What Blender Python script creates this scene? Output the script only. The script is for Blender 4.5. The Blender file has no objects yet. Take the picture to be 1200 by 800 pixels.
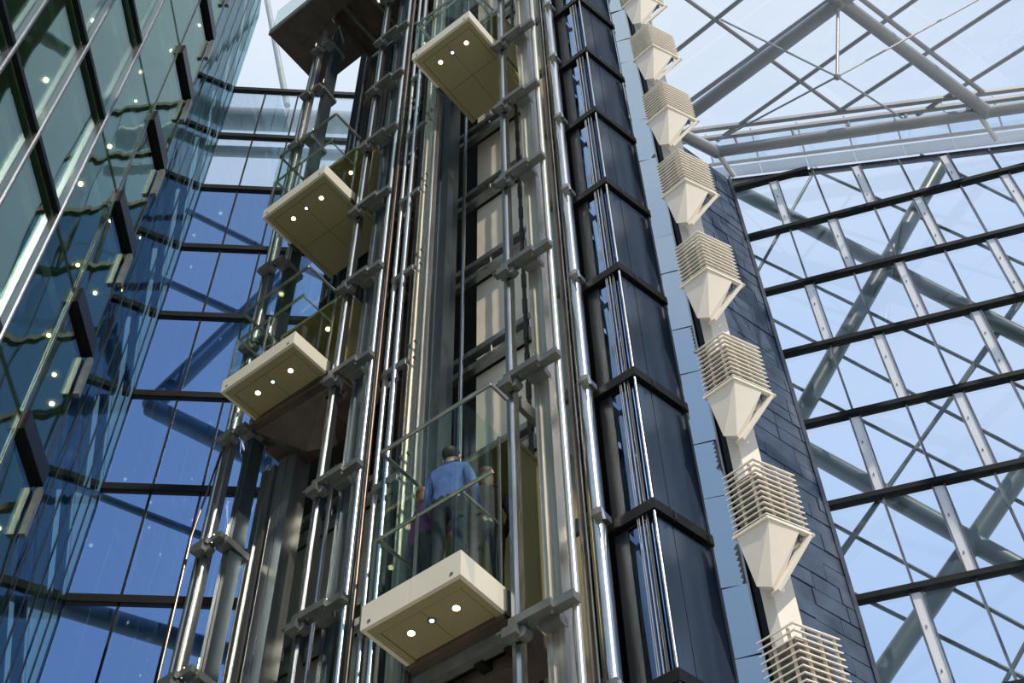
import bpy, bmesh, math, random
from mathutils import Vector, Matrix
random.seed(7)
R = math.radians
scene = bpy.context.scene
COL = scene.collection

# ------------------------------------------------------------------ camera
cam_d = bpy.data.cameras.new('camera')
cam = bpy.data.objects.new('camera', cam_d)
COL.objects.link(cam)
cam_d.sensor_fit = 'HORIZONTAL'
cam_d.sensor_width = 36.0
cam_d.lens = 36.0 * 1550.0 / 1200.0
cam_d.clip_end = 400
up = Vector((-35.0, 1170.0, -1550.0)).normalized()        # world up seen in camera axes
yw = (Vector((0, 0, -1)) - up * (Vector((0, 0, -1)).dot(up))).normalized()
xw = yw.cross(up)
cam.matrix_world = Matrix.Translation((0, 0, 1.6)) @ Matrix((xw, yw, up)).to_4x4()
scene.camera = cam

# ------------------------------------------------------------------ sky, sun, exposure
world = bpy.data.worlds.new('sky')
scene.world = world
world.use_nodes = True
wt = world.node_tree
for n in list(wt.nodes): wt.nodes.remove(n)
wo = wt.nodes.new('ShaderNodeOutputWorld'); wb = wt.nodes.new('ShaderNodeBackground')
tc = wt.nodes.new('ShaderNodeTexCoord'); sx = wt.nodes.new('ShaderNodeSeparateXYZ')
cr = wt.nodes.new('ShaderNodeValToRGB')
e = cr.color_ramp.elements
e[0].position = 0.0; e[0].color = (0.60, 0.68, 0.76, 1)
e[1].position = 1.0; e[1].color = (0.82, 0.90, 0.98, 1)
k = e.new(0.55); k.color = (0.40, 0.58, 0.89, 1)
k = e.new(0.78); k.color = (0.46, 0.63, 0.93, 1)
k = e.new(0.91); k.color = (0.75, 0.85, 0.965, 1)
nz = wt.nodes.new('ShaderNodeTexNoise'); nz.inputs['Scale'].default_value = 2.2; nz.inputs['Detail'].default_value = 5
nr = wt.nodes.new('ShaderNodeMapRange'); nr.inputs[1].default_value = 0.45; nr.inputs[2].default_value = 0.75
nr.inputs[3].default_value = 0.0; nr.inputs[4].default_value = 0.35
mx = wt.nodes.new('ShaderNodeMixRGB'); mx.inputs[2].default_value = (0.92, 0.95, 1.0, 1)
L = wt.links.new
L(tc.outputs['Generated'], sx.inputs[0]); L(sx.outputs['Z'], cr.inputs[0]); L(tc.outputs['Generated'], nz.inputs['Vector'])
L(nz.outputs['Fac'], nr.inputs[0]); L(nr.outputs[0], mx.inputs[0]); L(cr.outputs[0], mx.inputs[1]); L(mx.outputs[0], wb.inputs[0])
wb.inputs[1].default_value = 1.0
L(wb.outputs[0], wo.inputs[0])

sun_d = bpy.data.lights.new('sun', 'SUN')
sun = bpy.data.objects.new('sun', sun_d); COL.objects.link(sun)
sun_d.energy = 3.6; sun_d.color = (1.0, 0.86, 0.68); sun_d.angle = R(0.6)
SUN_AZ, SUN_EL = R(153), R(45)
to_sun = Vector((math.sin(SUN_AZ) * math.cos(SUN_EL), math.cos(SUN_AZ) * math.cos(SUN_EL), math.sin(SUN_EL)))
sun.rotation_euler = to_sun.to_track_quat('Z', 'Y').to_euler()
sun.location = (20, -20, 30)

scene.view_settings.view_transform = 'Standard'
scene.view_settings.look = 'None'
scene.view_settings.exposure = 0.0
scene.view_settings.gamma = 1.0
scene.view_settings.use_curve_mapping = False

# ------------------------------------------------------------------ materials
MATS = {}
def new_mat(name):
    m = bpy.data.materials.new(name); m.use_nodes = True
    MATS[name] = m
    return m, m.node_tree, m.node_tree.nodes['Principled BSDF']

def paint(name, col, rough=0.5, metal=0.0, var=0.08, scale=3.0, stretch=(1, 1, 1), bump=0.0, spec=0.5, dist=0.02):
    m, t, p = new_mat(name)
    tcn = t.nodes.new('ShaderNodeTexCoord'); mp = t.nodes.new('ShaderNodeMapping')
    mp.inputs['Scale'].default_value = stretch
    n = t.nodes.new('ShaderNodeTexNoise'); n.inputs['Scale'].default_value = scale; n.inputs['Detail'].default_value = 4
    ramp = t.nodes.new('ShaderNodeValToRGB')
    lo = [max(0, c * (1 - var)) for c in col]; hi = [min(1, c * (1 + var)) for c in col]
    ramp.color_ramp.elements[0].position = 0.3; ramp.color_ramp.elements[0].color = (*lo, 1)
    ramp.color_ramp.elements[1].position = 0.7; ramp.color_ramp.elements[1].color = (*hi, 1)
    t.links.new(tcn.outputs['Object'], mp.inputs['Vector']); t.links.new(mp.outputs[0], n.inputs['Vector'])
    t.links.new(n.outputs['Fac'], ramp.inputs[0]); t.links.new(ramp.outputs[0], p.inputs['Base Color'])
    p.inputs['Roughness'].default_value = rough; p.inputs['Metallic'].default_value = metal
    p.inputs['Specular IOR Level'].default_value = spec
    if bump:
        b = t.nodes.new('ShaderNodeBump'); b.inputs['Strength'].default_value = bump; b.inputs['Distance'].default_value = dist
        t.links.new(n.outputs['Fac'], b.inputs['Height']); t.links.new(b.outputs[0], p.inputs['Normal'])
    return m

def glass(name, tint, f0=0.06, gain=0.9, power=3.0, gloss=(1, 1, 1), rough=0.0, wave=0.0, wscale=0.6):
    """thin clear pane: transmits with a tint, reflects more towards grazing angles"""
    m = bpy.data.materials.new(name); m.use_nodes = True; MATS[name] = m
    t = m.node_tree
    for n in list(t.nodes): t.nodes.remove(n)
    out = t.nodes.new('ShaderNodeOutputMaterial'); mix = t.nodes.new('ShaderNodeMixShader')
    tr = t.nodes.new('ShaderNodeBsdfTransparent'); gl = t.nodes.new('ShaderNodeBsdfGlossy')
    tr.inputs[0].default_value = (*tint, 1); gl.inputs['Color'].default_value = (*gloss, 1); gl.inputs['Roughness'].default_value = rough
    lw = t.nodes.new('ShaderNodeLayerWeight'); lw.inputs['Blend'].default_value = 0.5
    pw = t.nodes.new('ShaderNodeMath'); pw.operation = 'POWER'; pw.inputs[1].default_value = power
    mr = t.nodes.new('ShaderNodeMapRange'); mr.inputs[3].default_value = f0; mr.inputs[4].default_value = gain
    t.links.new(lw.outputs['Facing'], pw.inputs[0]); t.links.new(pw.outputs[0], mr.inputs[0]); t.links.new(mr.outputs[0], mix.inputs[0])
    t.links.new(tr.outputs[0], mix.inputs[1]); t.links.new(gl.outputs[0], mix.inputs[2]); t.links.new(mix.outputs[0], out.inputs[0])
    if wave:
        tcn = t.nodes.new('ShaderNodeTexCoord')
        n = t.nodes.new('ShaderNodeTexNoise'); n.inputs['Scale'].default_value = wscale; n.inputs['Detail'].default_value = 1.5
        b = t.nodes.new('ShaderNodeBump'); b.inputs['Strength'].default_value = 1.0; b.inputs['Distance'].default_value = wave
        mp = t.nodes.new('ShaderNodeMapping'); mp.inputs['Scale'].default_value = (1.6, 1.6, 0.45)
        t.links.new(tcn.outputs['Object'], mp.inputs['Vector']); t.links.new(mp.outputs[0], n.inputs['Vector']); t.links.new(n.outputs['Fac'], b.inputs['Height'])
        t.links.new(b.outputs[0], gl.inputs['Normal'])
    return m

def emit(name, col, s):
    m = bpy.data.materials.new(name); m.use_nodes = True; MATS[name] = m
    t = m.node_tree
    for n in list(t.nodes): t.nodes.remove(n)
    o = t.nodes.new('ShaderNodeOutputMaterial'); em = t.nodes.new('ShaderNodeEmission')
    em.inputs[0].default_value = (*col, 1); em.inputs[1].default_value = s
    t.links.new(em.outputs[0], o.inputs[0])

paint('white_paint', (0.74, 0.70, 0.62), 0.45, var=0.05, scale=2)
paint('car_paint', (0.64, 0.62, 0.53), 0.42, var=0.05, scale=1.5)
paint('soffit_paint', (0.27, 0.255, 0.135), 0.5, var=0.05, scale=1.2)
paint('steel', (0.36, 0.38, 0.38), 0.28, 0.85, var=0.25, scale=2.0, stretch=(3, 3, .35), bump=0.15)
paint('chrome', (0.44, 0.47, 0.49), 0.2, 0.95, var=0.15, scale=2.5, stretch=(4, 4, .5), bump=0.1)
paint('warm_steel', (0.56, 0.54, 0.47), 0.25, 0.85, var=0.2, scale=1.6, stretch=(4, 4, .4), bump=0.12)
paint('dark_steel', (0.05, 0.058, 0.064), 0.35, 0.7, var=0.35, scale=2.0, stretch=(3, 3, .4), bump=0.1)
paint('blue_steel', (0.075, 0.105, 0.125), 0.32, 0.75, var=0.3, scale=1.5, stretch=(3, 3, .3), bump=0.1)
paint('bracket_paint', (0.15, 0.165, 0.165), 0.42, 0.45, var=0.2, scale=6)
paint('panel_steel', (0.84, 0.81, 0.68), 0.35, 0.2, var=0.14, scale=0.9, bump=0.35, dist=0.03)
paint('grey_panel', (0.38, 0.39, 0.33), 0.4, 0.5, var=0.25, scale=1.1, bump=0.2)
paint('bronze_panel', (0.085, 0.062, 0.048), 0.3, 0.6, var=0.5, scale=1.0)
paint('black', (0.007, 0.008, 0.009), 0.6, var=0.3, spec=0.2)
paint('black_metal', (0.006, 0.007, 0.008), 0.4, 0.0, var=0.3, spec=0.2)
paint('tower_panel', (0.042, 0.066, 0.11), 0.2, 0.3, var=0.25, scale=1.2, stretch=(3, 3, .25), bump=0.03)
paint('gold_wall', (0.25, 0.23, 0.10), 0.4, 0.4, var=0.15, scale=1.5, stretch=(6, 6, .3))
paint('under_dark', (0.085, 0.07, 0.056), 0.5, 0.3, var=0.3, scale=3)
paint('slate', (0.045, 0.072, 0.125), 0.42, var=0.35, scale=1.6, bump=0.35)
paint('slate_gap', (0.03, 0.035, 0.045), 0.8)
paint('roof_tube', (0.36, 0.38, 0.40), 0.42, 0.2, var=0.08, scale=1)
paint('roof_white', (0.80, 0.81, 0.83), 0.4, var=0.04)
paint('teal_tube', (0.075, 0.11, 0.108), 0.35, 0.15, var=0.12, scale=1)
paint('grille_grey', (0.20, 0.20, 0.19), 0.6, 0.2, var=0.5, scale=14)
paint('pale_tube', (0.30, 0.36, 0.38), 0.4, 0.1, var=0.1)
paint('mullion_dark', (0.007, 0.011, 0.014), 0.5, 0.0, var=0.3, spec=0.12)
paint('mullion_grey', (0.12, 0.13, 0.145), 0.3, 0.7, var=0.2)
paint('silver_mullion', (0.62, 0.66, 0.74), 0.2, 0.9, var=0.15, scale=2, stretch=(3, 3, .4))
paint('spandrel', (0.80, 0.86, 0.94), 0.35, var=0.08)
paint('stone_floor', (0.42, 0.38, 0.30), 0.5, var=0.12, scale=0.6)
paint('slab_paint', (0.20, 0.22, 0.14), 0.6, var=0.1)
paint('inner_wall', (0.22, 0.28, 0.23), 0.6, var=0.4, scale=0.5)
paint('shirt', (0.085, 0.14, 0.36), 0.8, var=0.18, scale=9, bump=0.4)
paint('trousers', (0.016, 0.020, 0.026), 0.8, var=0.3, scale=8)
paint('skin', (0.52, 0.29, 0.19), 0.55, var=0.06, scale=9)
paint('hair', (0.03, 0.02, 0.014), 0.6, var=0.3, scale=30, bump=0.5)
paint('brown_hair', (0.12, 0.05, 0.022), 0.55, var=0.35, scale=25, bump=0.5)
paint('purple_cloth', (0.13, 0.035, 0.15), 0.8, var=0.3, scale=7)
paint('red_cloth', (0.035, 0.018, 0.018), 0.8, var=0.3, scale=7)
paint('shoe', (0.01, 0.009, 0.008), 0.4)
paint('belt', (0.012, 0.01, 0.009), 0.4)
glass('facade_glass', (0.97, 0.985, 1.0), 0.025, 0.75, 4.0)
glass('roof_glass', (0.985, 0.99, 1.0), 0.02, 0.5, 5.0)
glass('car_glass', (0.91, 0.965, 0.955), 0.018, 0.35, 3.5)
glass('green_glass', (0.62, 0.76, 0.68), 0.04, 0.42, 2.4, gloss=(0.75, 0.92, 0.90), wave=0.012, wscale=0.6)
glass('side_glass', (0.55, 0.68, 0.70), 0.05, 0.45, 2.6, gloss=(0.45, 0.60, 0.66), wave=0.016, wscale=0.6)
glass('blue_glass', (0.46, 0.57, 0.73), 0.05, 0.7, 3.0, gloss=(0.55, 0.72, 1.0), wave=0.03, wscale=0.5)
glass('pale_glass', (0.88, 0.93, 0.97), 0.06, 0.7, 3.0)
glass('tower_glass', (0.05, 0.07, 0.10), 0.42, 0.95, 1.5, gloss=(0.24, 0.42, 0.85), wave=0.02, wscale=0.8)
glass('strip_glass', (0.30, 0.38, 0.44), 0.36, 0.9, 1.2, gloss=(0.74, 0.84, 0.90), wave=0.03, wscale=0.9)
m = bpy.data.materials.new('opal'); m.use_nodes = True; MATS['opal'] = m
t = m.node_tree; p = t.nodes['Principled BSDF']; o_ = t.nodes['Material Output']
p.inputs['Base Color'].default_value = (0.97, 0.98, 1.0, 1); p.inputs['Roughness'].default_value = 0.3
tl = t.nodes.new('ShaderNodeBsdfTranslucent'); tl.inputs[0].default_value = (0.95, 0.97, 1.0, 1)
ms = t.nodes.new('ShaderNodeMixShader'); ms.inputs[0].default_value = 0.6
t.links.new(p.outputs[0], ms.inputs[1]); t.links.new(tl.outputs[0], ms.inputs[2]); t.links.new(ms.outputs[0], o_.inputs[0])
emit('lamp_warm', (1.0, 0.72, 0.40), 5.5)
emit('lamp_cool', (0.62, 0.85, 1.0), 5)
emit('lamp_room', (1.0, 0.74, 0.42), 16)

# ------------------------------------------------------------------ mesh helpers
class MB:
    def __init__(s): s.v = []; s.f = []
    def add(s, vs, fs):
        o = len(s.v); s.v += [Vector(v) for v in vs]; s.f += [tuple(i + o for i in f) for f in fs]; return s
    def box(s, c, ax, h):
        c = Vector(c); ax = [Vector(a) for a in ax]
        vs = [c + ax[0] * (h[0] * i) + ax[1] * (h[1] * j) + ax[2] * (h[2] * k) for i in (-1, 1) for j in (-1, 1) for k in (-1, 1)]
        fs = [(0, 1, 3, 2), (4, 6, 7, 5), (0, 4, 5, 1), (2, 3, 7, 6), (0, 2, 6, 4), (1, 5, 7, 3)]
        if ax[0].cross(ax[1]).dot(ax[2]) < 0: fs = [f[::-1] for f in fs]
        return s.add(vs, fs)
    def tube(s, p, q, r, n=12, r2=None):
        p, q = Vector(p), Vector(q); d = (q - p).normalized()
        u = d.orthogonal().normalized(); w = d.cross(u); r2 = r if r2 is None else r2
        vs = []
        for c, rr in ((p, r), (q, r2)):
            vs += [c + u * (rr * math.cos(2 * math.pi * i / n)) + w * (rr * math.sin(2 * math.pi * i / n)) for i in range(n)]
        fs = [(i, (i + 1) % n, n + (i + 1) % n, n + i) for i in range(n)]
        fs += [tuple(range(n))[::-1], tuple(range(n, 2 * n))]
        return s.add(vs, fs)
    def path(s, pts, r, n=8):
        for a, b in zip(pts[:-1], pts[1:]): s.tube(a, b, r, n)
        return s
    def prism(s, poly, vec):
        poly = [Vector(p) for p in poly]; vec = Vector(vec); n = len(poly)
        vs = poly + [p + vec for p in poly]
        nrm = (poly[1] - poly[0]).cross(poly[2] - poly[0])
        fs = [tuple(range(n))[::-1], tuple(range(n, 2 * n))] + [(i, (i + 1) % n, n + (i + 1) % n, n + i) for i in range(n)]
        if nrm.dot(vec) < 0: fs = [f[::-1] for f in fs]
        return s.add(vs, fs)
    def hull(s, pts):
        bm = bmesh.new()
        for p in pts: bm.verts.new(p)
        r = bmesh.ops.convex_hull(bm, input=bm.verts)
        junk = [g for g in r['geom_interior'] + r['geom_unused'] if isinstance(g, bmesh.types.BMVert)]
        if junk: bmesh.ops.delete(bm, geom=list(set(junk)), context='VERTS')
        bm.verts.index_update()
        vs = [v.co.copy() for v in bm.verts]; fs = [tuple(v.index for v in f.verts) for f in bm.faces]
        bm.free(); return s.add(vs, fs)
    def ball(s, c, r, ax=((1, 0, 0), (0, 1, 0), (0, 0, 1)), nu=14, nv=9):
        c = Vector(c); ax = [Vector(a) for a in ax]
        if not hasattr(r, '__len__'): r = (r, r, r)
        vs = []
        for j in range(nv + 1):
            th = math.pi * j / nv
            for i in range(nu):
                ph = 2 * math.pi * i / nu
                vs.append(c + ax[0] * (r[0] * math.sin(th) * math.cos(ph)) + ax[1] * (r[1] * math.sin(th) * math.sin(ph)) + ax[2] * (r[2] * math.cos(th)))
        fs = []
        for j in range(nv):
            for i in range(nu):
                fs.append((j * nu + i, (j + 1) * nu + i, (j + 1) * nu + (i + 1) % nu, j * nu + (i + 1) % nu))
        return s.add(vs, fs)

def wloc(o):
    p = Vector((0, 0, 0))
    while o is not None: p += o.location; o = o.parent
    return p

def build(mb, name, mat, parent=None, smooth=False, at=None):
    """link the collected shapes (world coordinates) as one mesh object"""
    if at is None:
        at = wloc(parent) if parent is not None else sum(mb.v, Vector()) / len(mb.v)
        if parent is None: at = Vector((at.x, at.y, min(v.z for v in mb.v)))
    at = Vector(at)
    me = bpy.data.meshes.new(name)
    me.from_pydata([tuple(v - at) for v in mb.v], [], mb.f)
    me.materials.append(MATS[mat])
    if smooth:
        me.shade_smooth()
        me.set_sharp_from_angle(angle=R(40))
    o = bpy.data.objects.new(name, me); COL.objects.link(o)
    if parent is not None:
        o.parent = parent; o.location = at - wloc(parent)
    else: o.location = at
    return o

def thing(name, loc, label=None, cat=None, group=None, kind=None):
    o = bpy.data.objects.new(name, None); COL.objects.link(o)
    o.location = loc; o.empty_display_size = 0.2
    return tag(o, label, cat, group, kind)

def tag(o, label=None, cat=None, group=None, kind=None):
    if label: o['label'] = label
    if cat: o['category'] = cat
    if group: o['group'] = group
    if kind: o['kind'] = kind
    return o

def dup(root, loc, label):
    def cp(o, par):
        c = o.copy(); COL.objects.link(c); c.parent = par
        for ch in list(o.children): cp(ch, c)
        return c
    r = cp(root, None); r.location = loc; r['label'] = label
    return r

X, Y, Z = Vector((1, 0, 0)), Vector((0, 1, 0)), Vector((0, 0, 1))
def azv(d): return Vector((math.sin(R(d)), math.cos(R(d)), 0))
eA, eB = azv(-53.2), azv(36.8)                     # the two directions of the lift bank
AX = (eA, eB, Z)
def W(a, b, z): return eA * a + eB * b + Z * z

# ------------------------------------------------------------------ floor
fl = MB().box((0, 12, -0.1), (X, Y, Z), (45, 45, 0.1))
tag(build(fl, 'floor', 'stone_floor'), 'pale stone atrium floor far below the lifts', 'floor', kind='structure')

# ------------------------------------------------------------------ right curtain wall
S = Vector((8.18, 24.68, 0)); fdir = azv(105.5); fn = azv(15.5)
TZ0, TS, MW = 29.86, 3.265, 1.43
def FP(u, z, off=0.0): return S + fdir * u + fn * off + Z * z
def top_z(u): return 43.66 - 0.2735 * u
wall_r = thing('wall_right', FP(0, 13), 'tall glazed curtain wall with dark transoms and staggered mullions beside the slate pier', 'wall', kind='structure')
UMAX = 14.5
def clip_top(poly):
    out = []
    n = len(poly)
    for i in range(n):
        p, q = poly[i], poly[(i + 1) % n]
        fp, fq = top_z(p[0]) - p[1], top_z(q[0]) - q[1]
        if fp >= 0: out.append(p)
        if (fp > 0) != (fq > 0):
            t = fp / (fp - fq); out.append((p[0] + (q[0] - p[0]) * t, p[1] + (q[1] - p[1]) * t))
    return out
FAX = (fdir, fn, Z)
for r in range(-5, 5):
    z0, z1 = TZ0 + TS * r, TZ0 + TS * (r + 1)
    # transom at z0
    umax = UMAX if top_z(UMAX) > z0 else (43.66 - z0) / 0.2735
    if umax > 0.3:
        build(MB().box(FP(umax / 2, z0, -0.06), FAX, (umax / 2, 0.12, 0.085)), 'transom', 'mullion_dark', wall_r)
    edges = [0.0]; j = 1
    while j * MW < UMAX + 0.5:
        u = j * MW; wide = (j + r) % 2 == 0
        zt = min(z1 - 0.1, top_z(u) - 0.05)
        if zt > z0 + 0.3:
            if wide:
                zt2 = min(z1 - 0.1, top_z(u + 0.15) - 0.05)
                sp = build(MB().box(FP(u, (z0 + 0.1 + zt2) / 2, 0.0), FAX, (0.12, 0.02, (zt2 - z0 - 0.1) / 2)), 'infill_panel', 'opal', wall_r)
                for s_ in (-1, 1):
                    build(MB().box(FP(u + s_ * 0.15, (z0 + 0.1 + zt2) / 2, -0.03), FAX, (0.019, 0.06, (zt2 - z0 - 0.1) / 2)), 'mullion', 'mullion_grey', wall_r)
                for q in range(2):
                    zz = z0 + 0.8 + 1.3 * q
                    if zz < zt2 - 0.3: build(MB().box(FP(u - 0.03, zz, -0.04), FAX, (0.014, 0.02, 0.035)), 'fixing', 'mullion_grey', wall_r)
            else:
                build(MB().box(FP(u, (z0 + 0.1 + zt) / 2, -0.03), FAX, (0.028, 0.06, (zt - z0 - 0.1) / 2)), 'mullion', 'mullion_grey', wall_r)
        edges.append(u); j += 1
    for i in range(len(edges) - 1):
        wl = 0.17 if (i and (i + r) % 2 == 0) else 0.035
        wr = 0.17 if (i + 1 + r) % 2 == 0 else 0.035
        poly = clip_top([(edges[i] + wl, z0 + 0.1), (edges[i + 1] - wr, z0 + 0.1), (edges[i + 1] - wr, z1 - 0.1), (edges[i] + wl, z1 - 0.1)])
        if len(poly) >= 3:
            build(MB().prism([FP(u, z, -0.012) for u, z in poly], fn * 0.024), 'pane', 'facade_glass', wall_r)
# top edge strip
build(MB().prism([FP(-0.45, 43.66 + 0.12), FP(-0.45, 43.66 + 0.24), FP(UMAX, top_z(UMAX) + 0.12), FP(UMAX, top_z(UMAX))], fn * 0.2), 'head_rail', 'mullion_dark', wall_r)
# side edge
build(MB().box(FP(-0.02, 28, -0.05), FAX, (0.05, 0.14, 15.7)), 'edge_mullion', 'mullion_grey', wall_r)

# diagonal tube frame standing outside the right glass
dg = thing('diagrid_frame', FP(5, 0, 1.3), 'teal-grey tubular steel diagrid standing behind the right glass wall', 'steel frame')
def extend(p, q, e0=0.0, e1=0.0):
    p, q = Vector(p), Vector(q); d = (q - p); return p - d * e0, q + d * e1
TUBES = [(((8.67, 25.89, 45.04), (15.28, 24.06, 32.91)), 0.0, 0.5), (((15.71, 23.94, 43.24), (8.48, 25.94, 31.63)), 0.0, 0.1),
         (((8.63, 25.91, 30.06), (12.62, 24.8, 24.32)), 0.05, 1.2), (((13.68, 24.5, 27.72), (8.6, 25.91, 21.99)), 1.0, 0.1)]
for (pq, e0, e1) in TUBES:
    p, q = extend(*pq, e0, e1); build(MB().tube(p, q, 0.27, 20), 'tube', 'teal_tube', dg, True)
RODS = [((12.12, 24.94, 44.59), (16.47, 23.73, 36.74)), ((8.51, 25.94, 41.19), (14.72, 24.21, 31.1)), ((8.51, 25.94, 37.32), (13.95, 24.43, 28.6)),
        ((8.61, 25.91, 33.71), (13.38, 24.59, 26.76)), ((16.07, 23.84, 35.47), (10.32, 25.44, 28.47)), ((8.72, 25.88, 27.41), (12.18, 24.92, 22.86)),
        ((8.78, 25.86, 24.81), (10.43, 25.41, 22.95)), ((11.22, 25.18, 44.75), (8.53, 25.93, 39.86)), ((12.02, 24.96, 22.37), (11.1, 25.22, 21.22)),
        ((15.78, 23.92, 43.51), (17.42, 23.46, 39.84)), ((9.56, 25.65, 27.63), (8.52, 25.93, 26.41))]
def run_out(p, q, step=0.25):
    p, q = Vector(p), Vector(q); d = (q - p).normalized()
    def ok(v): u = (v - S).dot(fdir); return -0.6 < u < UMAX and 14 < v.z < top_z(u) + 2.9
    while ok(p - d * step): p = p - d * step
    while ok(q + d * step): q = q + d * step
    return p, q
for p, q in RODS:
    p, q = run_out(p, q)
    off = fn * 0.35
    build(MB().tube(Vector(p) + off, Vector(q) + off, 0.06, 10), 'rod', 'teal_tube', dg, True)

# ------------------------------------------------------------------ slate pier
sdir = azv(51.0); sn = azv(141.0)                 # along the pier face, and out of it
pier = thing('wall_slate', (S - sdir * 1.5) + Z * 12, 'dark blue slate pier between the louvered boxes and the glass wall', 'wall', kind='structure')
SAX = (sdir, sn, Z)
SW = 4.6
pc = S - sdir * (SW / 2)
build(MB().box(pc - sn * 0.35 + Z * 27.8, SAX, (SW / 2, 0.3, 15.9)), 'pier_core', 'slate_gap', pier)
z = 12.0; rr = random.Random(3)
while z < 43.6:
    h = rr.uniform(0.48, 0.62); u = -SW
    first = True
    while u < -0.05:
        w = rr.uniform(0.5, 1.3) if first else rr.uniform(0.9, 1.6); first = False
        u1 = min(u + w, 0.0)
        if 0 - u1 < 0.3: u1 = 0.0
        t = rr.uniform(0.05, 0.085); tilt = rr.uniform(-0.03, 0.03)
        zt = min(z + h - 0.035, 43.7)
        p = [S + sdir * (u + 0.015) - sn * 0.05 + Z * z, S + sdir * (u1 - 0.012) - sn * 0.05 + Z * (z + tilt), S + sdir * (u1 - 0.012) - sn * 0.05 + Z * (zt + tilt * .5), S + sdir * (u + 0.015) - sn * 0.05 + Z * zt]
        build(MB().prism(p, sn * t), 'slate_slab', 'slate', pier)
        u = u1
    z += h

# ------------------------------------------------------------------ roof
PL, PR = Vector((7.62, 23.59, 43.85)), Vector((17.41, 20.88, 41.45))
RN = (PR - PL).cross(fn).normalized()
if RN.z < 0: RN = -RN
roof = thing('ceiling', (11, 20, 43), 'glazed atrium roof on grey tubular steel trusses', 'roof', kind='structure')
def rt(p, q, r, name='tube', mat='roof_tube', e0=0.0, e1=0.0, n=16):
    p, q = extend(p, q, e0, e1); return build(MB().tube(p, q, r, n), name, mat, roof, True)
NODE = Vector((11.09, 17.49, 42.68))
rt(PL, PR, 0.205, 'edge_tube', e1=0.6, n=20)
rt(NODE, (6.35, 22.35, 44.07), 0.245, 'main_tube', e1=0.0, n=24)
rt((5.72, 22.66, 44.23), PL, 0.23, 'main_tube', e0=1.0, n=20)
rt(NODE, (16.25, 21.14, 41.73), 0.225, 'main_tube', n=24)
build(MB().ball(NODE, 0.27), 'node', 'roof_tube', roof, True)
build(MB().ball(Vector((16.25, 21.2, 41.73)), 0.23), 'node', 'roof_tube', roof, True)
build(MB().ball(PL, 0.235), 'node', 'roof_tube', roof, True)
d1 = Vector((6.35, 22.35, 44.07)) - NODE; d2 = Vector((16.25, 21.14, 41.73)) - NODE
rt(NODE, NODE - d1 * 2.2, 0.24, 'main_tube'); rt(NODE, NODE - d2 * 2.2, 0.24, 'main_tube')
for k_ in (1, 2):                                  # the grid goes on over the hall
    o = -(d1 + d2) * k_
    rt(NODE + o - d1 * 2.2, NODE + o + d1 * 2.2, 0.24, 'main_tube'); rt(NODE + o - d2 * 2.2, NODE + o + d2 * 2.2, 0.24, 'main_tube')
PUR = [((6.64, 21.96, 44.68), (10.91, 17.74, 43.43), 0.13, 0.0, 2), ((6.05, 20.0, 44.69), (8.05, 17.93, 44.1), 0.12, 0.4, 2),
       ((6.34, 18.04, 44.5), (11.85, 21.89, 43.48), 0.11, 1.0, 0), ((7.71, 23.5, 44.53), (13.57, 17.57, 42.82), 0.11, 0.0, 1.5),
       ((11.84, 21.83, 43.48), (16.38, 17.38, 42.16), 0.11, 0.0, 1), ((11.96, 17.67, 43.19), (16.37, 20.83, 42.39), 0.13, 1.5, 0),
       ((14.34, 21.85, 42.91), (17.23, 19.03, 42.08), 0.11, 0.0, 1.0)]
for p, q, r_, a_, b_ in PUR: rt(p, q, r_ * 0.68, 'purlin', e0=a_, e1=b_, n=10)
for p, q in (((7.14, 23.09, 44.63), (17.54, 20.51, 42.1)), ((7.26, 23.47, 44.63), (17.61, 20.83, 42.1))):
    p, q = extend(p, q, 0.1, 0.5); d = (q - p).normalized()
    build(MB().box((p + q) / 2, (d, d.cross(Z).normalized(), d.cross(Z).cross(d).normalized()), ((q - p).length / 2, 0.07, 0.09)), 'edge_beam', 'roof_tube', roof)
low = Vector((10.27, 18.31, 38.89))
rt((11.0, 17.6, 42.6), low, 0.055, 'strut', n=10)
build(MB().ball(low, 0.12), 'strut_node', 'roof_tube', roof, True)
for q in ((7.49, 18.69, 44.28), (7.71, 23.5, 44.53), (15.49, 17.44, 42.37), (13.9, 22.0, 43.0)): rt(low, q, 0.035, 'cable', n=6)
for t_ in (0.08, 0.27, 0.45, 0.63, 0.82):
    p = PL.lerp(PR, t_); q = Vector((7.26, 23.47, 44.63)).lerp(Vector((17.61, 20.83, 42.1)), t_ + 0.02)
    rt(p, q, 0.06, 'stub', n=8)
# roof glass, a slanted grid of panes above the purlins
def roof_pt(p, off): return p + RN * off
ud = (Vector((10.91, 17.74, 43.43)) - Vector((6.64, 21.96, 44.68))).normalized()
vd = (Vector((11.85, 21.89, 43.48)) - Vector((6.34, 18.04, 44.5))).normalized()
base = Vector((7.71, 23.5, 44.53)) + RN * 0.25
for i in range(-3, 6):
    for j in range(-1, 6):
        o = base + vd * (i * 3.1) + ud * (j * 4.1)
        c = [o + ud * 0.03 + vd * 0.03, o + ud * 4.07 + vd * 0.03, o + ud * 4.07 + vd * 3.07, o + ud * 0.03 + vd * 3.07]
        if all(p.y < 23.9 - 0.2 * (p.x - 7.6) for p in c) and all(p.y > 6 for p in c):
            build(MB().prism(c, RN * 0.03), 'roof_pane', 'roof_glass', roof)
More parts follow.
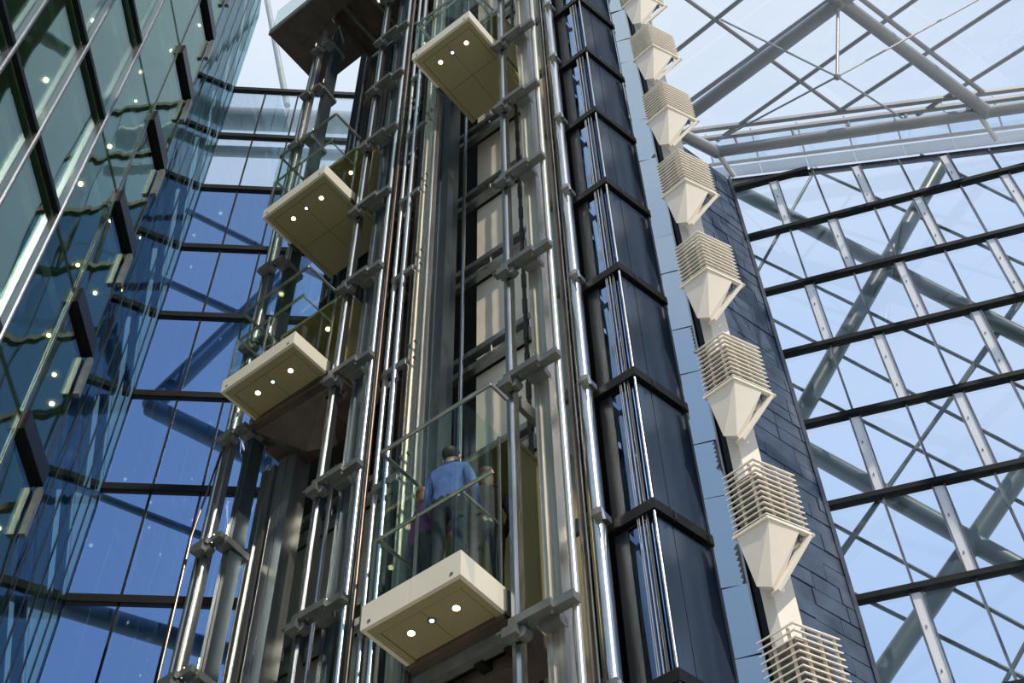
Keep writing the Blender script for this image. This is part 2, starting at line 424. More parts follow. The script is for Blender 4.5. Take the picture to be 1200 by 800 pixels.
# pale eave band above the curtain wall
ev = thing('trim_eave', FP(5, 41, -0.3), 'pale eave band and gutter rails above the glass wall', 'eave', kind='structure')
def EV(u, dz, off): return FP(u, top_z(u) + dz, off)
n_ = 9
for i in range(n_):
    u0, u1 = -0.45 + i * 1.62, -0.45 + (i + 1) * 1.62 - 0.02
    build(MB().prism([EV(u0, 0.15, -0.1), EV(u1, 0.15, -0.1), EV(u1, 0.62, -0.25), EV(u0, 0.62, -0.25)], fn * 0.05 + Z * 0.02), 'eave_panel', 'opal', ev)
    build(MB().prism([EV(u0, 0.74, -0.35), EV(u1, 0.74, -0.35), EV(u1, 1.55, -0.95), EV(u0, 1.55, -0.95)], Z * 0.03), 'eave_glass', 'pale_glass', ev)
    build(MB().tube(EV(u0, 0.66, -0.28), EV(u0, 1.7, -1.1), 0.035, 8), 'eave_bracket', 'roof_white', ev, True)
build(MB().tube(EV(-0.6, 0.72, -0.33), EV(14.2, 0.72, -0.33), 0.07, 10), 'gutter_rail', 'roof_white', ev, True)
build(MB().tube(EV(-0.6, 1.6, -1.0), EV(14.2, 1.6, -1.0), 0.06, 10), 'gutter_rail', 'roof_white', ev, True)
for t_ in (0.0, 0.86):
    p = PL.lerp(PR, t_); build(MB().tube(p, p + fn * 0.9 + Z * -0.5 + fdir * 0.4, 0.09, 10), 'eave_strut', 'roof_white', ev, True)

# ------------------------------------------------------------------ left glass wall (side) and the bay beyond it
FS = 3.3; FZ0 = 20.4
LP1, LD = Vector((-7.5, 14.1, 0)), Vector((-9.41, 20.55, 0))
wl = thing('wall_left', (-7.5, 9, 8), 'greenish glass wall with silver mullions and dark transoms along the left side', 'wall', kind='structure')
LY = [3.9, 5.38, 6.86, 8.33, 9.8, 11.28, 12.85, 14.1]
KR = range(-4, 9)
LAX = (Y, X, Z)
for yv in LY[:-2]:
    build(MB().box((-7.44, yv, 29), LAX, (0.045, 0.07, 22)), 'silver_mullion', 'silver_mullion', wl)
    build(MB().box((-7.36, yv, 29), LAX, (0.012, 0.02, 22)), 'mullion_cap', 'mullion_grey', wl)
build(MB().box((-7.5, 12.85, 29), LAX, (0.014, 0.03, 22)), 'joint', 'mullion_grey', wl)
for k_ in KR:
    zf = FZ0 + FS * k_
    for i in range(len(LY) - 1):
        y0, y1 = LY[i], LY[i + 1]
        if i < 5:
            build(MB().box((-7.42, (y0 + y1) / 2, zf), LAX, ((y1 - y0) / 2 - 0.05, 0.05, 0.06)), 'transom', 'mullion_dark', wl)
        if i == 6:
            build(MB().box((-7.52, (y0 + y1) / 2, zf - 0.05), LAX, ((y1 - y0) / 2 - 0.02, 0.14, 0.20)), 'dark_transom', 'black_metal', wl)
            build(MB().box((-7.40, 14.05, zf - 0.85), LAX, (0.05, 0.05, 0.5)), 'silver_cover', 'bracket_paint', wl)
        m0, m1 = (0.06, 0.06) if i < 5 else (0.03, 0.03)
        zz0, zz1 = zf + 0.07, zf + FS - 0.07
        if i == 6: zz0, zz1 = zf + 0.16, zf + FS - 0.26
        build(MB().box((-7.5, (y0 + y1) / 2, (zz0 + zz1) / 2), LAX, ((y1 - y0) / 2 - m0, 0.012, (zz1 - zz0) / 2)), 'pane', 'green_glass', wl)
cd = (LD - LP1).normalized(); cn = Vector((cd.y, -cd.x, 0)); clen = (LD - LP1).length
wc = thing('wall_corner', (LP1 + LD) / 2 + Z * 8, 'dark blue reflecting glass wall folding back towards the corner', 'wall', kind='structure')
CAX = (cd, cn, Z)
nc = 6
for i in range(nc):
    u0, u1 = clen * i / nc, clen * (i + 1) / nc
    build(MB().box(LP1 + cd * u0 + Z * 29, CAX, (0.012, 0.02, 22)), 'joint', 'mullion_dark', wc)
    for k_ in KR:
        zf = FZ0 + FS * k_
        tilt = random.uniform(-0.02, 0.02)
        c = LP1 + cd * ((u0 + u1) / 2) + Z * (zf + FS / 2)
        build(MB().box(c, CAX, ((u1 - u0) / 2 - 0.018, 0.012, FS / 2 - 0.018)), 'pane', 'side_glass', wc)
for k_ in KR:
    zf = FZ0 + FS * k_
    build(MB().box(LP1 + cd * (clen / 2) - cn * 0.16 + Z * zf, CAX, (clen / 2 - 0.1, 0.08, 0.13)), 'transom', 'black_metal', wc)

# floors and rooms behind the left glass
for k_ in KR:
    zf = FZ0 + FS * k_
    poly = [(-7.85, 3.2), (-7.85, 14.0), (-9.75, 20.3), (-14.2, 20.3), (-14.2, 3.2)]
    o = build(MB().prism([(x_, y_, zf - 0.22) for x_, y_ in poly][::-1], Z * 0.34), 'floor_slab', 'slab_paint')
    tag(o, 'office floor slab behind the left glass, storey %d from the lowest' % (k_ + 5), 'floor slab', 'floor slabs behind the left glass', kind='structure')
o = build(MB().box((-13.9, 11.5, 28), (X, Y, Z), (0.1, 8.4, 22)), 'wall_rooms', 'inner_wall'); tag(o, 'dim green back wall of the offices', 'wall', kind='structure')
rl = random.Random(5)
ORDW = 'first second third fourth fifth sixth seventh eighth ninth tenth eleventh twelfth thirteenth'.split()
for k_ in range(-1, 7):
    zf = FZ0 + FS * k_ - 0.22
    for q in range(13):
        yy = 7.6 + q * 0.95 + rl.uniform(-0.3, 0.3)
        xx = -8.0 - rl.choice((0.05, 0.2, 0.45, 0.7)) - max(0.0, yy - 14.1) * 0.297
        if rl.random() < 0.45: continue
        o = build(MB().tube((xx, yy, zf - 0.03), (xx, yy, zf), rl.choice((0.028, 0.036, 0.045)), 10), 'downlight', 'lamp_room')
        tag(o, 'small warm downlight behind left glass, %s office ceiling upwards, %s spot from the near end' % (ORDW[k_ + 1], ORDW[q]), 'lamp', 'office downlights')
# ------------------------------------------------------------------ blue glass wall facing the camera
be = azv(85.0); bn = azv(-5.0)
BAX = (be, bn, Z)
wbk = thing('wall_back', LD + be * 4 + Z * 8, 'deep blue tinted glass wall with black floor bands', 'wall', kind='structure')
BW = 1.12; NB = 8
def BP(u, z, off=0.0): return LD + be * u + bn * off + Z * z
for k_ in range(-4, 8):
    zf = FZ0 + 3.34 * k_
    build(MB().box(BP(NB * BW / 2, zf, -0.03), BAX, (NB * BW / 2, 0.08, 0.10)), 'transom', 'black_metal', wbk)
    for i in range(NB):
        if k_ < 7:
            build(MB().box(BP((i + .5) * BW, zf + 1.67, 0), BAX, (BW / 2 - 0.02, 0.012, 1.54)), 'pane', 'pale_glass' if k_ >= 5 else 'blue_glass', wbk)  # upper rows use paler glass to stand in for white-blue reflections
for i in range(NB + 1):
    build(MB().box(BP(i * BW, 25.5, -0.02), BAX, (0.022, 0.03, 18.3)), 'mullion', 'mullion_dark', wbk)
dgl = thing('diagrid_frame', BP(3, 0, 1.6), 'blue-shaded tubular steel frame standing outside the deep blue glass wall', 'steel frame')
for pq, r_, e0, e1 in ((((-8.22, 22.13, 31.32), (-9.52, 22.02, 28.38)), .26, 1.5, 0.0), (((-9.52, 22.02, 28.38), (-7.3, 22.21, 27.0)), .26, 0, 1.5), (((-10.58, 21.93, 34.37), (-8.35, 22.12, 32.95)), .12, 0.5, 1.2),
                       (((-9.9, 21.99, 21.48), (-6.77, 22.26, 20.47)), .24, 0.4, 1.0), (((-9.96, 21.98, 24.95), (-7.31, 22.21, 23.73)), .10, 0.3, 1.2), (((-9.94, 21.98, 55.2), (-8.32, 22.13, 47.3)), .12, 0, .2),
                       (((-10.5, 22.0, 44.6), (-1.0, 22.7, 44.6)), .42, 0, 0), (((-10.5, 22.0, 42.2), (-1.0, 22.7, 42.2)), .2, 0, 0), (((-10.3, 22.0, 38.2), (-7.3, 22.21, 35.9)), .10, 0, 1.0)):
    p, q = extend(*pq, e0, e1); build(MB().tube(p, q, r_, 14), 'tube', 'pale_tube', dgl, True)

# ------------------------------------------------------------------ dark lift tower with chevron bands
AP = Vector((1.28, 8.77, 0)); tL = azv(-52.5); tR = azv(48.2)
LLn, LRn = 0.47, 0.765
tow = thing('lift_tower', AP + Z * 0, 'dark blue clad corner tower with black chevron bands on each level', 'tower')
PLw, PRw = AP + tL * LLn, AP + tR * LRn
nL = Vector((tL.y, -tL.x, 0)); nL = nL if nL.dot(AP) < 0 else -nL
nR = Vector((tR.y, -tR.x, 0)); nR = nR if nR.dot(AP) < 0 else -nR
TB0, TSP = 10.56, 2.0
build(MB().prism([AP - (nL + nR) * 0.04 + tL * .05 + tR * .05, PRw - nR * 0.06, PRw + tL * 0.9, PLw + tR * 0.5 - nL * 0.1, PLw - nL * 0.3], Z * 36), 'tower_core', 'black', tow)
for k_ in range(-5, 13):
    z0 = TB0 + TSP * k_
    z1 = z0 + TSP
    # right cladding: two panels a storey
    for (u0, u1) in ((0.04, 0.235), (0.245, LRn)):
        p0, p1 = AP + tR * u0, AP + tR * u1
        build(MB().prism([p0 - nR * 0.03 + Z * (z0 + 0.09), p1 - nR * 0.03 + Z * (z0 + 0.09), p1 - nR * 0.03 + Z * (z1 - 0.09), p0 - nR * 0.03 + Z * (z1 - 0.09)], nR * 0.03), 'cladding_panel', 'tower_panel', tow)
    p0, p1 = AP + tL * 0.03, AP + tL * 0.30
    build(MB().prism([p0 - nL * 0.03 + Z * (z0 + 0.09), p1 - nL * 0.03 + Z * (z0 + 0.09), p1 - nL * 0.03 + Z * (z1 - 0.09), p0 - nL * 0.03 + Z * (z1 - 0.09)], nL * 0.02), 'glass_pane', 'tower_glass', tow)
    p0, p1 = AP + tL * 0.31, AP + tL * LLn
    build(MB().prism([p0 - nL * 0.03 + Z * (z0 + 0.09), p1 - nL * 0.03 + Z * (z0 + 0.09), p1 - nL * 0.03 + Z * (z1 - 0.09), p0 - nL * 0.03 + Z * (z1 - 0.09)], nL * 0.02), 'side_panel', 'dark_steel', tow)
    # chevron band: a black channel wrapping the corner
    tip = AP + (nL + nR).normalized() * 0.07
    o1, o2 = PLw + nL * 0.05 + tL * 0.06, PRw + nR * 0.05
    ch = MB()
    zc = z0 - 0.06
    ch.prism([tip + Z * zc, o2 + Z * zc, PRw - nR * 0.03 + Z * zc, AP - (nL + nR) * .02 + Z * zc], Z * 0.13)
    ch.prism([tip + Z * zc, o1 + Z * zc, PLw - nL * 0.03 + Z * zc, AP - (nL + nR) * .02 + Z * zc], Z * 0.13)
    cb = build(ch, 'chevron_band', 'black_metal', tow)
    for u in (0.22, 0.68):
        build(MB().box(AP + tR * u + nR * 0.06 + Z * (z0 - 0.03), (tR, nR, Z), (0.008, 0.02, 0.05)), 'rib', 'dark_steel', cb)
build(MB().tube(AP + (nL + nR) * 0.02 + Z * 0.5, AP + (nL + nR) * 0.02 + Z * 36, 0.015, 12), 'corner_tube', 'chrome', tow, True)
build(MB().tube(AP + tL * 0.07 + nL * 0.02 + Z * 0.5, AP + tL * 0.07 + nL * 0.02 + Z * 36, 0.014, 8), 'corner_cable', 'dark_steel', tow, True)
for u, r_ in ((0.15, 0.006), (0.17, 0.006), (0.11, 0.008)):
    build(MB().tube(AP + tL * u + nL * 0.03 + Z * 0.5, AP + tL * u + nL * 0.03 + Z * 36, r_, 6), 'cable', 'warm_steel', tow, True)

# pale glass fin strip on the right of the tower
fin = thing('glass_fin', PRw + Z * 0, 'pale blue reflecting glass strip between dark tower and louvered boxes', 'glass strip')
q0, q1 = PRw + nR * 0.02, PRw + Vector((0.262, -0.09, 0))
qd = (q1 - q0).normalized(); qn = Vector((qd.y, -qd.x, 0)); qn = qn if qn.dot(q0) < 0 else -qn
for k_ in range(-5, 13):
    z0 = TB0 + TSP * k_ - 0.6
    for hf, (zlo, zhi) in enumerate(((0.0, 1.18), (1.18, TSP))):
        c = (q0 + q1) / 2 + Z * (z0 + (zlo + zhi) / 2)
        t_ = random.uniform(-0.012, 0.012); y_ = random.uniform(-0.10, 0.06)
        qd2 = (qd + qn * y_).normalized(); qn2 = Vector((-qd2.y, qd2.x, 0)); qn2 = qn2 if qn2.dot(qn) > 0 else -qn2
        build(MB().box(c, (qd2, qn2, Z + qn2 * t_), ((q1 - q0).length / 2 - 0.005, 0.008, (zhi - zlo) / 2 - 0.006)), 'fin_pane', 'strip_glass', fin)
build(MB().box(q0 + Z * 18, (qd, qn, Z), (0.008, 0.02, 17.9)), 'fin_edge', 'dark_steel', fin)
build(MB().box(q1 + Z * 18, (qd, qn, Z), (0.010, 0.025, 17.9)), 'fin_edge', 'steel', fin)
build(MB().prism([q0 - qn * .08, q1 - qn * .08 + qd * .2, q1 - qn * .12 + qd * .2, q0 - qn * .12], Z * 36), 'shade_backing', 'black', fin)  # black sheet giving the dark gap between strip and column its shade

# ------------------------------------------------------------------ cream column and louvered boxes
cA, cB = azv(-47), azv(60.5)
ccol = thing('cream_column', Vector((2.33, 8.98, 0)), 'square cream column running up behind the louvered boxes', 'column')
c0 = Vector((2.245, 8.90, 0))
build(MB().prism([c0, c0 + cB * 0.26, c0 + cB * 0.26 + cA * 0.12, c0 + cA * 0.12], Z * 36), 'column_shaft', 'white_paint', ccol)
build(MB().prism([c0 + cA * 0.125 + cB * 0.02, c0 + cA * 0.125 + cB * 0.24, c0 + cA * 0.2 + cB * 0.24, c0 + cA * 0.2 + cB * 0.02], Z * 36), 'shade_rib', 'black_metal', ccol)  # black strip painted in for the shadowed left side of the column

LPt = Vector((2.24, 8.45, 0)); lA, lB, hgt = 0.38, 0.50, 0.76
def louver_box(zl):
    base = LPt + Z * zl
    o = thing('louvered_box', base + cA * 0.19 + cB * 0.2 + Z * -0.65, 'x', 'louvered box', 'louvered boxes on the column')
    nA = Vector((cA.y, -cA.x, 0)); nA = nA if nA.dot(LPt) < 0 else -nA
    nB = Vector((cB.y, -cB.x, 0)); nB = nB if nB.dot(LPt) < 0 else -nB
    m = MB()                                       # ledge rim
    pA, pB, pc_ = base + cA * (lA + .02), base + cB * (lB + 0.03), base + cA * (lA + .02) + cB * (lB + .03)
    tk = 0.032
    m.prism([base - cB * .0, pA, pA + cB * 0.05, base + cB * 0.05 + cA * .05], Z * -tk)
    m.prism([base, pB, pB + cA * 0.05, base + cA * 0.05 + cB * .05], Z * -tk)
    m.prism([pB - cB * .04, pB - cB * .04 + cA * lA, pB + cA * lA, pB], Z * -tk)
    build(m, 'ledge', 'white_paint', o)
    # ten chevron louvre blades stepping back as they rise
    nsl = 11
    for i in range(nsl):
        zz = base + Z * (0.03 + (hgt - .03) * i / (nsl - 1))
        s_ = 0.0
        p = zz; a1 = zz + cA * lA; b1 = zz + cB * (lB - 0.02)
        m = MB()
        dz = Z * 0.032; tin = 0.05
        m.add([p, b1, b1 + cA * tin + dz, p + (cA + cB) * tin + dz, p - Z * .014, b1 - Z * .014, b1 + cA * tin + dz - Z * .014, p + (cA + cB) * tin + dz - Z * .014],
              [(0, 1, 2, 3), (7, 6, 5, 4), (0, 4, 5, 1), (1, 5, 6, 2), (2, 6, 7, 3), (3, 7, 4, 0)])
        m.add([p, a1, a1 + cB * tin + dz, p + (cA + cB) * tin + dz, p - Z * .014, a1 - Z * .014, a1 + cB * tin + dz - Z * .014, p + (cA + cB) * tin + dz - Z * .014],
              [(3, 2, 1, 0), (4, 5, 6, 7), (1, 5, 4, 0), (2, 6, 5, 1), (3, 7, 6, 2), (0, 4, 7, 3)])
        build(m, 'louvre_blade', 'white_paint', o)
    for uu in (0.1, 0.26):
        build(MB().box(base + cA * uu + cB * 0.045 + Z * (hgt / 2), (cA, cB, Z), (0.008, 0.012, hgt / 2)), 'blade_support', 'white_paint', o)
    for uu in (0.14, 0.30, 0.46):
        build(MB().box(base + cB * uu + cA * 0.045 + Z * (hgt / 2), (cB, cA, Z), (0.008, 0.012, hgt / 2)), 'blade_support', 'white_paint', o)
    build(MB().prism([base + cA * .11 + cB * .11 + Z * .02, base + cA * .11 + cB * (lB - .04) + Z * .02, base + cA * lA + cB * (lB - .04) + Z * .02, base + cA * lA + cB * .11 + Z * .02], Z * (hgt - .09)), 'inner_unit', 'grille_grey', o)
    # cowl under the ledge, tapering down to the column
    n0 = base - Z * tk + (cA + cB) * 0.02
    w0 = n0 + cA * (lA - .03); r0 = base - Z * tk + cB * (lB - .03) + cA * .03
    k0 = w0 + cB * (lB - .12)
    dn = Z * -0.62
    b0 = base + cA * 0.26 + cB * 0.18 + dn; b1 = base + cA * 0.36 + cB * 0.12 + dn * 0.93
    build(MB().hull([n0 + cB * .01, n0 + cB * .34, w0, k0, b0, b1, b0 + cB * 0.1 + cA * .05, n0 + Z * -.02 + cB * .34]), 'cowl', 'white_paint', o)
    rim = MB()
    fl0 = r0; fl1 = b0 - Z * 0.03 + cB * 0.03
    side = (cA * 0.9).normalized()
    d_ = (fl1 - fl0).normalized(); nn = d_.cross(side).normalized()
    rim.prism([fl0 - side * 0.03, fl1 - side * 0.03, fl1 + side * 0.06, fl0 + side * 0.06], nn * 0.035)
    build(rim, 'strut', 'white_paint', o)
    build(MB().box(base + cB * (lB - .1) + cA * 0.06 - Z * 0.075, (cA, cB, Z), (0.012, 0.012, 0.045)), 'clip', 'mullion_grey', o)
    return o
ORD = ['lowest', 'second lowest', 'third lowest', 'fourth lowest', 'fifth from the bottom', 'sixth from the bottom', 'third from the top', 'second from the top', 'topmost']
lb0 = louver_box(8.1)
lb0['label'] = 'cream louvered box on the column, the lowest one, cut by the bottom edge'
for i in range(1, 9):
    dup(lb0, lb0.location + Z * 2.0 * i, 'cream louvered box with tapered cowl on the column, %s' % ORD[i])

# ------------------------------------------------------------------ lift shafts: core, panels, beams
core = build(MB().box(W(7.85, 9.3, 21), AX, (3.05, 0.45, 21)), 'wall_core', 'black'); tag(core, 'lift core wall behind the steel shafts, blackened for the shaft darkness', 'wall', kind='structure')  # black colour stands in for the unlit void behind the shafts
def back_wall(a0, a1_, b, z_first, gap_n, mats, label):
    o = thing('shaft_back_wall', W((a0 + a1_) / 2, b, 0), label, 'shaft wall')
    for i in range(gap_n):
        zc = z_first + 2.08 * i
        m = mats(i)
        a1 = a1_ if a1_ < 10 or i < 5 else 9.45
        build(MB().box(W((a0 + a1) / 2, b, zc + 1.04), AX, ((a1 - a0) / 2, 0.03, 0.86)), 'wall_panel', m, o)
        for dz in (0.16, -0.15):
            bm_ = build(MB().box(W((a0 + a1) / 2 + 0.1, b - 0.14, zc + dz), AX, ((a1 - a0) / 2 + 0.22, 0.05, 0.055)), 'cross_beam', 'steel', o)
        for f in (0.3, 0.75):
            build(MB().tube(W(a0 + (a1 - a0) * f, b - 0.16, zc - 0.12), W(a0 + (a1 - a0) * f, b - 0.16, zc + 0.12), 0.018, 8), 'bolt', 'chrome', o, True)
    return o
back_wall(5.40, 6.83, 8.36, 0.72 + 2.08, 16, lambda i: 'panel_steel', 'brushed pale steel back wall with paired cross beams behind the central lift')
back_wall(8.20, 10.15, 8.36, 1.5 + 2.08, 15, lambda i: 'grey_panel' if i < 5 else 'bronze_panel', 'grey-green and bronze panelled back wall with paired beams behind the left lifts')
o = build(MB().prism([W(5.10, 7.9, 0), W(5.36, 7.9, 0), W(5.36, 7.95, 0), W(5.10, 7.95, 0)], Z * 36), 'steel_pilaster', 'warm_steel'); tag(o, 'tall narrow warm steel panel right of the central lift shaft', 'panel')

def channel(a, b, wa, wb, z0, z1, lip=0.035):
    """box-shaped steel column with raised flange edges and a shallow groove down the front"""
    m = MB()
    zc, hz = (z0 + z1) / 2, (z1 - z0) / 2
    m.box(W(a, b, zc), AX, (wa / 2 - 0.012, wb / 2 - 0.02, hz))
    for s_ in (-1, 1):
        m.box(W(a + s_ * (wa / 2 - 0.008), b, zc), AX, (0.008, wb / 2, hz))
        m.box(W(a + s_ * (wa / 2 - lip), b - wb / 2 + 0.012, zc), AX, (lip - .012, 0.010, hz))
    return m
def trail(a, b, w, z0, z1, s_=1):
    """T-shaped guide rail"""
    m = MB(); m.box(W(a, b, (z0 + z1) / 2), AX, (w / 2, w / 2, (z1 - z0) / 2))
    m.box(W(a, b - w * .62, (z0 + z1) / 2), AX, (w * .22, w * .35, (z1 - z0) / 2))
    return m
ZT = 36.0
def guide_frame(ag, sg, zs_, label, mats=('chrome', 'steel', 'chrome'), dpost=0.33, dpole=0.6, ztop=ZT, b=7.0, wpost=0.19):
    """one side of a lift: T guide rail, channel post, round pole and a stack of brackets; sg points from the guide to the pole"""
    o = thing('guide_frame', W(ag, b, 0), label, 'lift guide')
    build(trail(ag, b, 0.085, 0, ztop), 'guide_rail', mats[0], o)
    build(channel(ag + sg * dpost, b + 0.16, wpost, 0.2, 0, ztop), 'post', mats[1], o)
    build(MB().tube(W(ag + sg * dpole, b, 0), W(ag + sg * dpole, b, ztop), 0.042, 12), 'pole', mats[2], o, True)
    for zb_ in zs_:
        m = MB()
        A0, A1 = ag + sg * min(0.0, dpole), ag + sg * (max(dpole, dpost) + 0.06)
        am = (A0 + A1) / 2
        bf, bb = b - 0.16, b - 0.02
        wide = ag + sg * (max(dpole, dpost) - 0.15)
        pts = [(A0, bf), (wide, bf), (wide, bf + 0.04), (A1, bf + 0.04), (A1, bb), (A0, bb)]
        m.prism([W(p[0], p[1], zb_) for p in pts], Z * 0.09)
        br = build(m, 'bracket', 'bracket_paint', o)
        s1 = MB(); ps = [(ag + sg * (dpost - 0.1), b - 0.03), (ag + sg * (dpost + 0.11), b - 0.03), (ag + sg * (dpost + 0.07), b + 0.36), (ag + sg * (dpost - 0.06), b + 0.36)]
        s1.prism([W(p[0], p[1], zb_ - 0.06) for p in ps], Z * 0.1)
        build(s1, 'stem', 'bracket_paint', br)
        c1 = MB().box(W(ag + sg * 0.02, b - 0.12, zb_ - 0.05), AX, (0.075, 0.06, 0.05))
        c1.tube(W(ag + sg * 0.10, b - 0.12, zb_ - 0.07), W(ag + sg * 0.10, b - 0.02, zb_ - 0.07), 0.06, 10)
        c1.box(W(ag - sg * 0.07, b - 0.12, zb_ - 0.02), AX, (0.05, 0.05, 0.012))
        build(c1, 'clip', 'bracket_paint', br)
        for uu in (0.18, 0.42):
            build(MB().tube(W(ag + sg * uu, b - 0.1, zb_ - 0.025), W(ag + sg * uu, b - 0.1, zb_ + 0.12), 0.016, 8), 'bolt', 'steel', br, True)
    return o
guide_frame(5.25, -1, [4.9, 6.95, 9.03] + [12.35 + 2.08 * i for i in range(9)], 'steel guide frame with T brackets on the right of the man\'s lift', ('chrome', 'warm_steel', 'warm_steel'))
guide_frame(8.02, -1, [6.6 + 2.0 * i for i in range(12)], 'blue-grey steel guide frame with brackets right of the two left lifts', ('chrome', 'blue_steel', 'chrome'), ztop=28.3)
guide_frame(9.90, -1, [6.83 + 2.0 * i for i in range(11)], 'outermost steel guide frame on the left, standing against the blue glass', ('steel', 'blue_steel', 'steel'), wpost=0.13, dpost=0.27, dpole=-0.16, ztop=27.9)

def lone(name, mb, mat, label, cat, smooth=False):
    return tag(build(mb, name, mat, None, smooth), label, cat)
# left side of the central lift
lf = thing('guide_frame', W(6.66, 7, 0), 'bolted steel guide post with bright poles left of the man\'s lift', 'lift guide')
build(channel(6.66, 7.02, 0.17, 0.16, 0, ZT), 'post', 'warm_steel', lf)
build(trail(6.56, 7.0, 0.06, 0, ZT), 'guide_rail', 'steel', lf)
build(MB().tube(W(7.0, 7, 0), W(7.0, 7, ZT), 0.042, 12), 'pole', 'chrome', lf, True)
build(MB().tube(W(7.2, 7.05, 0), W(7.2, 7.05, ZT), 0.036, 12), 'pole', 'steel', lf, True)
build(MB().tube(W(7.3, 7.0, 0), W(7.3, 7.0, ZT), 0.026, 10), 'cable_pipe', 'bronze_panel', lf, True)
for i in range(14):
    zb_ = 6.1 + 2.0 * i
    br = build(MB().box(W(6.88, 7.0, zb_), AX, (0.3, 0.03, 0.05)), 'tie_arm', 'steel', lf)
    for uu in (6.62, 6.72):
        for dz in (0.16, -0.16):
            build(MB().tube(W(uu, 6.91, zb_ + dz), W(uu, 6.98, zb_ + dz), 0.02, 8), 'bolt', 'bracket_paint', br, True)
    build(MB().box(W(6.8, 6.95, zb_ - 0.12), AX, (0.04, 0.04, 0.05)), 'clip', 'bracket_paint', br)
lone('steel_column', channel(6.87, 7.62, 0.30, 0.24, 0, ZT, 0.07), 'blue_steel', 'broad blue-grey steel column left of the pale back wall', 'column')
lone('steel_pole', MB().tube(W(6.9, 8.1, 0), W(6.9, 8.1, ZT), 0.03, 10), 'chrome', 'thin bright pole in the dark gap beside the pale back wall', 'pole', True)
lone('steel_column', channel(7.55, 7.9, 0.22, 0.2, 0, ZT, 0.05), 'dark_steel', 'dark steel column in the gap between the two lift lanes', 'column')
lone('steel_column', channel(9.30, 7.6, 0.32, 0.26, 0, 14.6, 0.08), 'steel', 'broad steel column below the lower left lift, inner one', 'column')
lone('steel_column', channel(9.68, 7.6, 0.24, 0.22, 0, 14.6, 0.05), 'steel', 'steel column below the lower left lift, outer one', 'column')
lone('tie_beam', MB().box(W(5.23, 7.5, 12.2), AX, (0.03, 0.42, 0.09)), 'steel', 'short steel tie beam running back beside the right guide of the man\'s lift', 'beam')
lone('steel_pole', MB().tube(W(9.66, 8.05, 15.6), W(9.66, 8.05, 28.1), 0.035, 12), 'chrome', 'bright pole rising to the lamps of the dark upper platform', 'pole', True)
lone('steel_pole', MB().tube(W(8.98, 8.0, 0), W(8.98, 8.0, 14.6), 0.03, 10), 'steel', 'thin pole in the dark gap below the lower left lift', 'pole', True)
for i_, (a_, b_, zt_) in enumerate(((9.35, 8.02, 27.5), (8.9, 8.02, 27.5), (8.45, 8.02, 27.5))):
    lone('steel_column', channel(a_, b_, 0.16, 0.16, 15.5, zt_, 0.04), ('dark_steel', 'blue_steel', 'dark_steel')[i_], 'steel column rising to the dark upper platform, %s of three' % ('leftmost', 'middle', 'rightmost')[i_], 'column')
chn = MB()
for i in range(120):
    chn.box(W(5.66, 7.86, 2 + i * 0.28), AX, (0.028 if i % 2 else 0.018, 0.02, 0.15))
lone('hoist_chain', chn, 'black_metal', 'dark hoist chain hanging behind the right guide rail of the man\'s lift', 'chain')
sp = thing('silver_pole', W(4.75, 7.62, 0), 'thick silver pipe with cables on the left edge of the dark tower', 'pipe')
build(MB().tube(W(4.75, 7.62, 0), W(4.75, 7.62, ZT), 0.085, 20), 'pipe', 'chrome', sp, True)
for i in range(3):
    build(MB().tube(W(4.87 + .035 * i, 7.6, 0), W(4.87 + .035 * i, 7.6, ZT), 0.012, 6), 'cable', ('warm_steel', 'bronze_panel', 'steel')[i], sp, True)
for i in range(17):
    z_ = TB0 + 2.0 * (i - 4)
    cl = build(MB().box(W(4.68, 7.58, z_), AX, (0.05, 0.10, 0.04)), 'pipe_clip', 'steel', sp)
    build(MB().tube(W(4.60, 7.5, z_ - .16), W(4.62, 7.5, z_ + 0.0), 0.022, 8), 'hook', 'chrome', cl, True)
    build(MB().box(W(4.98, 7.72, z_ + .2), AX, (0.14, 0.03, 0.09)), 'pipe_arm', 'bracket_paint', sp)
# loose rods and cables at the lower left guide
for i, (a_, b_) in enumerate(((10.14, 6.9), (10.2, 7.1))):
    lone('hanging_cable', MB().path([W(a_, b_, 0), W(a_ - .02, b_, 9), W(a_ + .03, b_, 13.2), W(a_ - .1, b_ + .05, 14.7)], 0.014), 'bronze_panel', ('inner', 'outer')[i] + ' dark cable hanging at the lower left guide frame', 'cable', True)

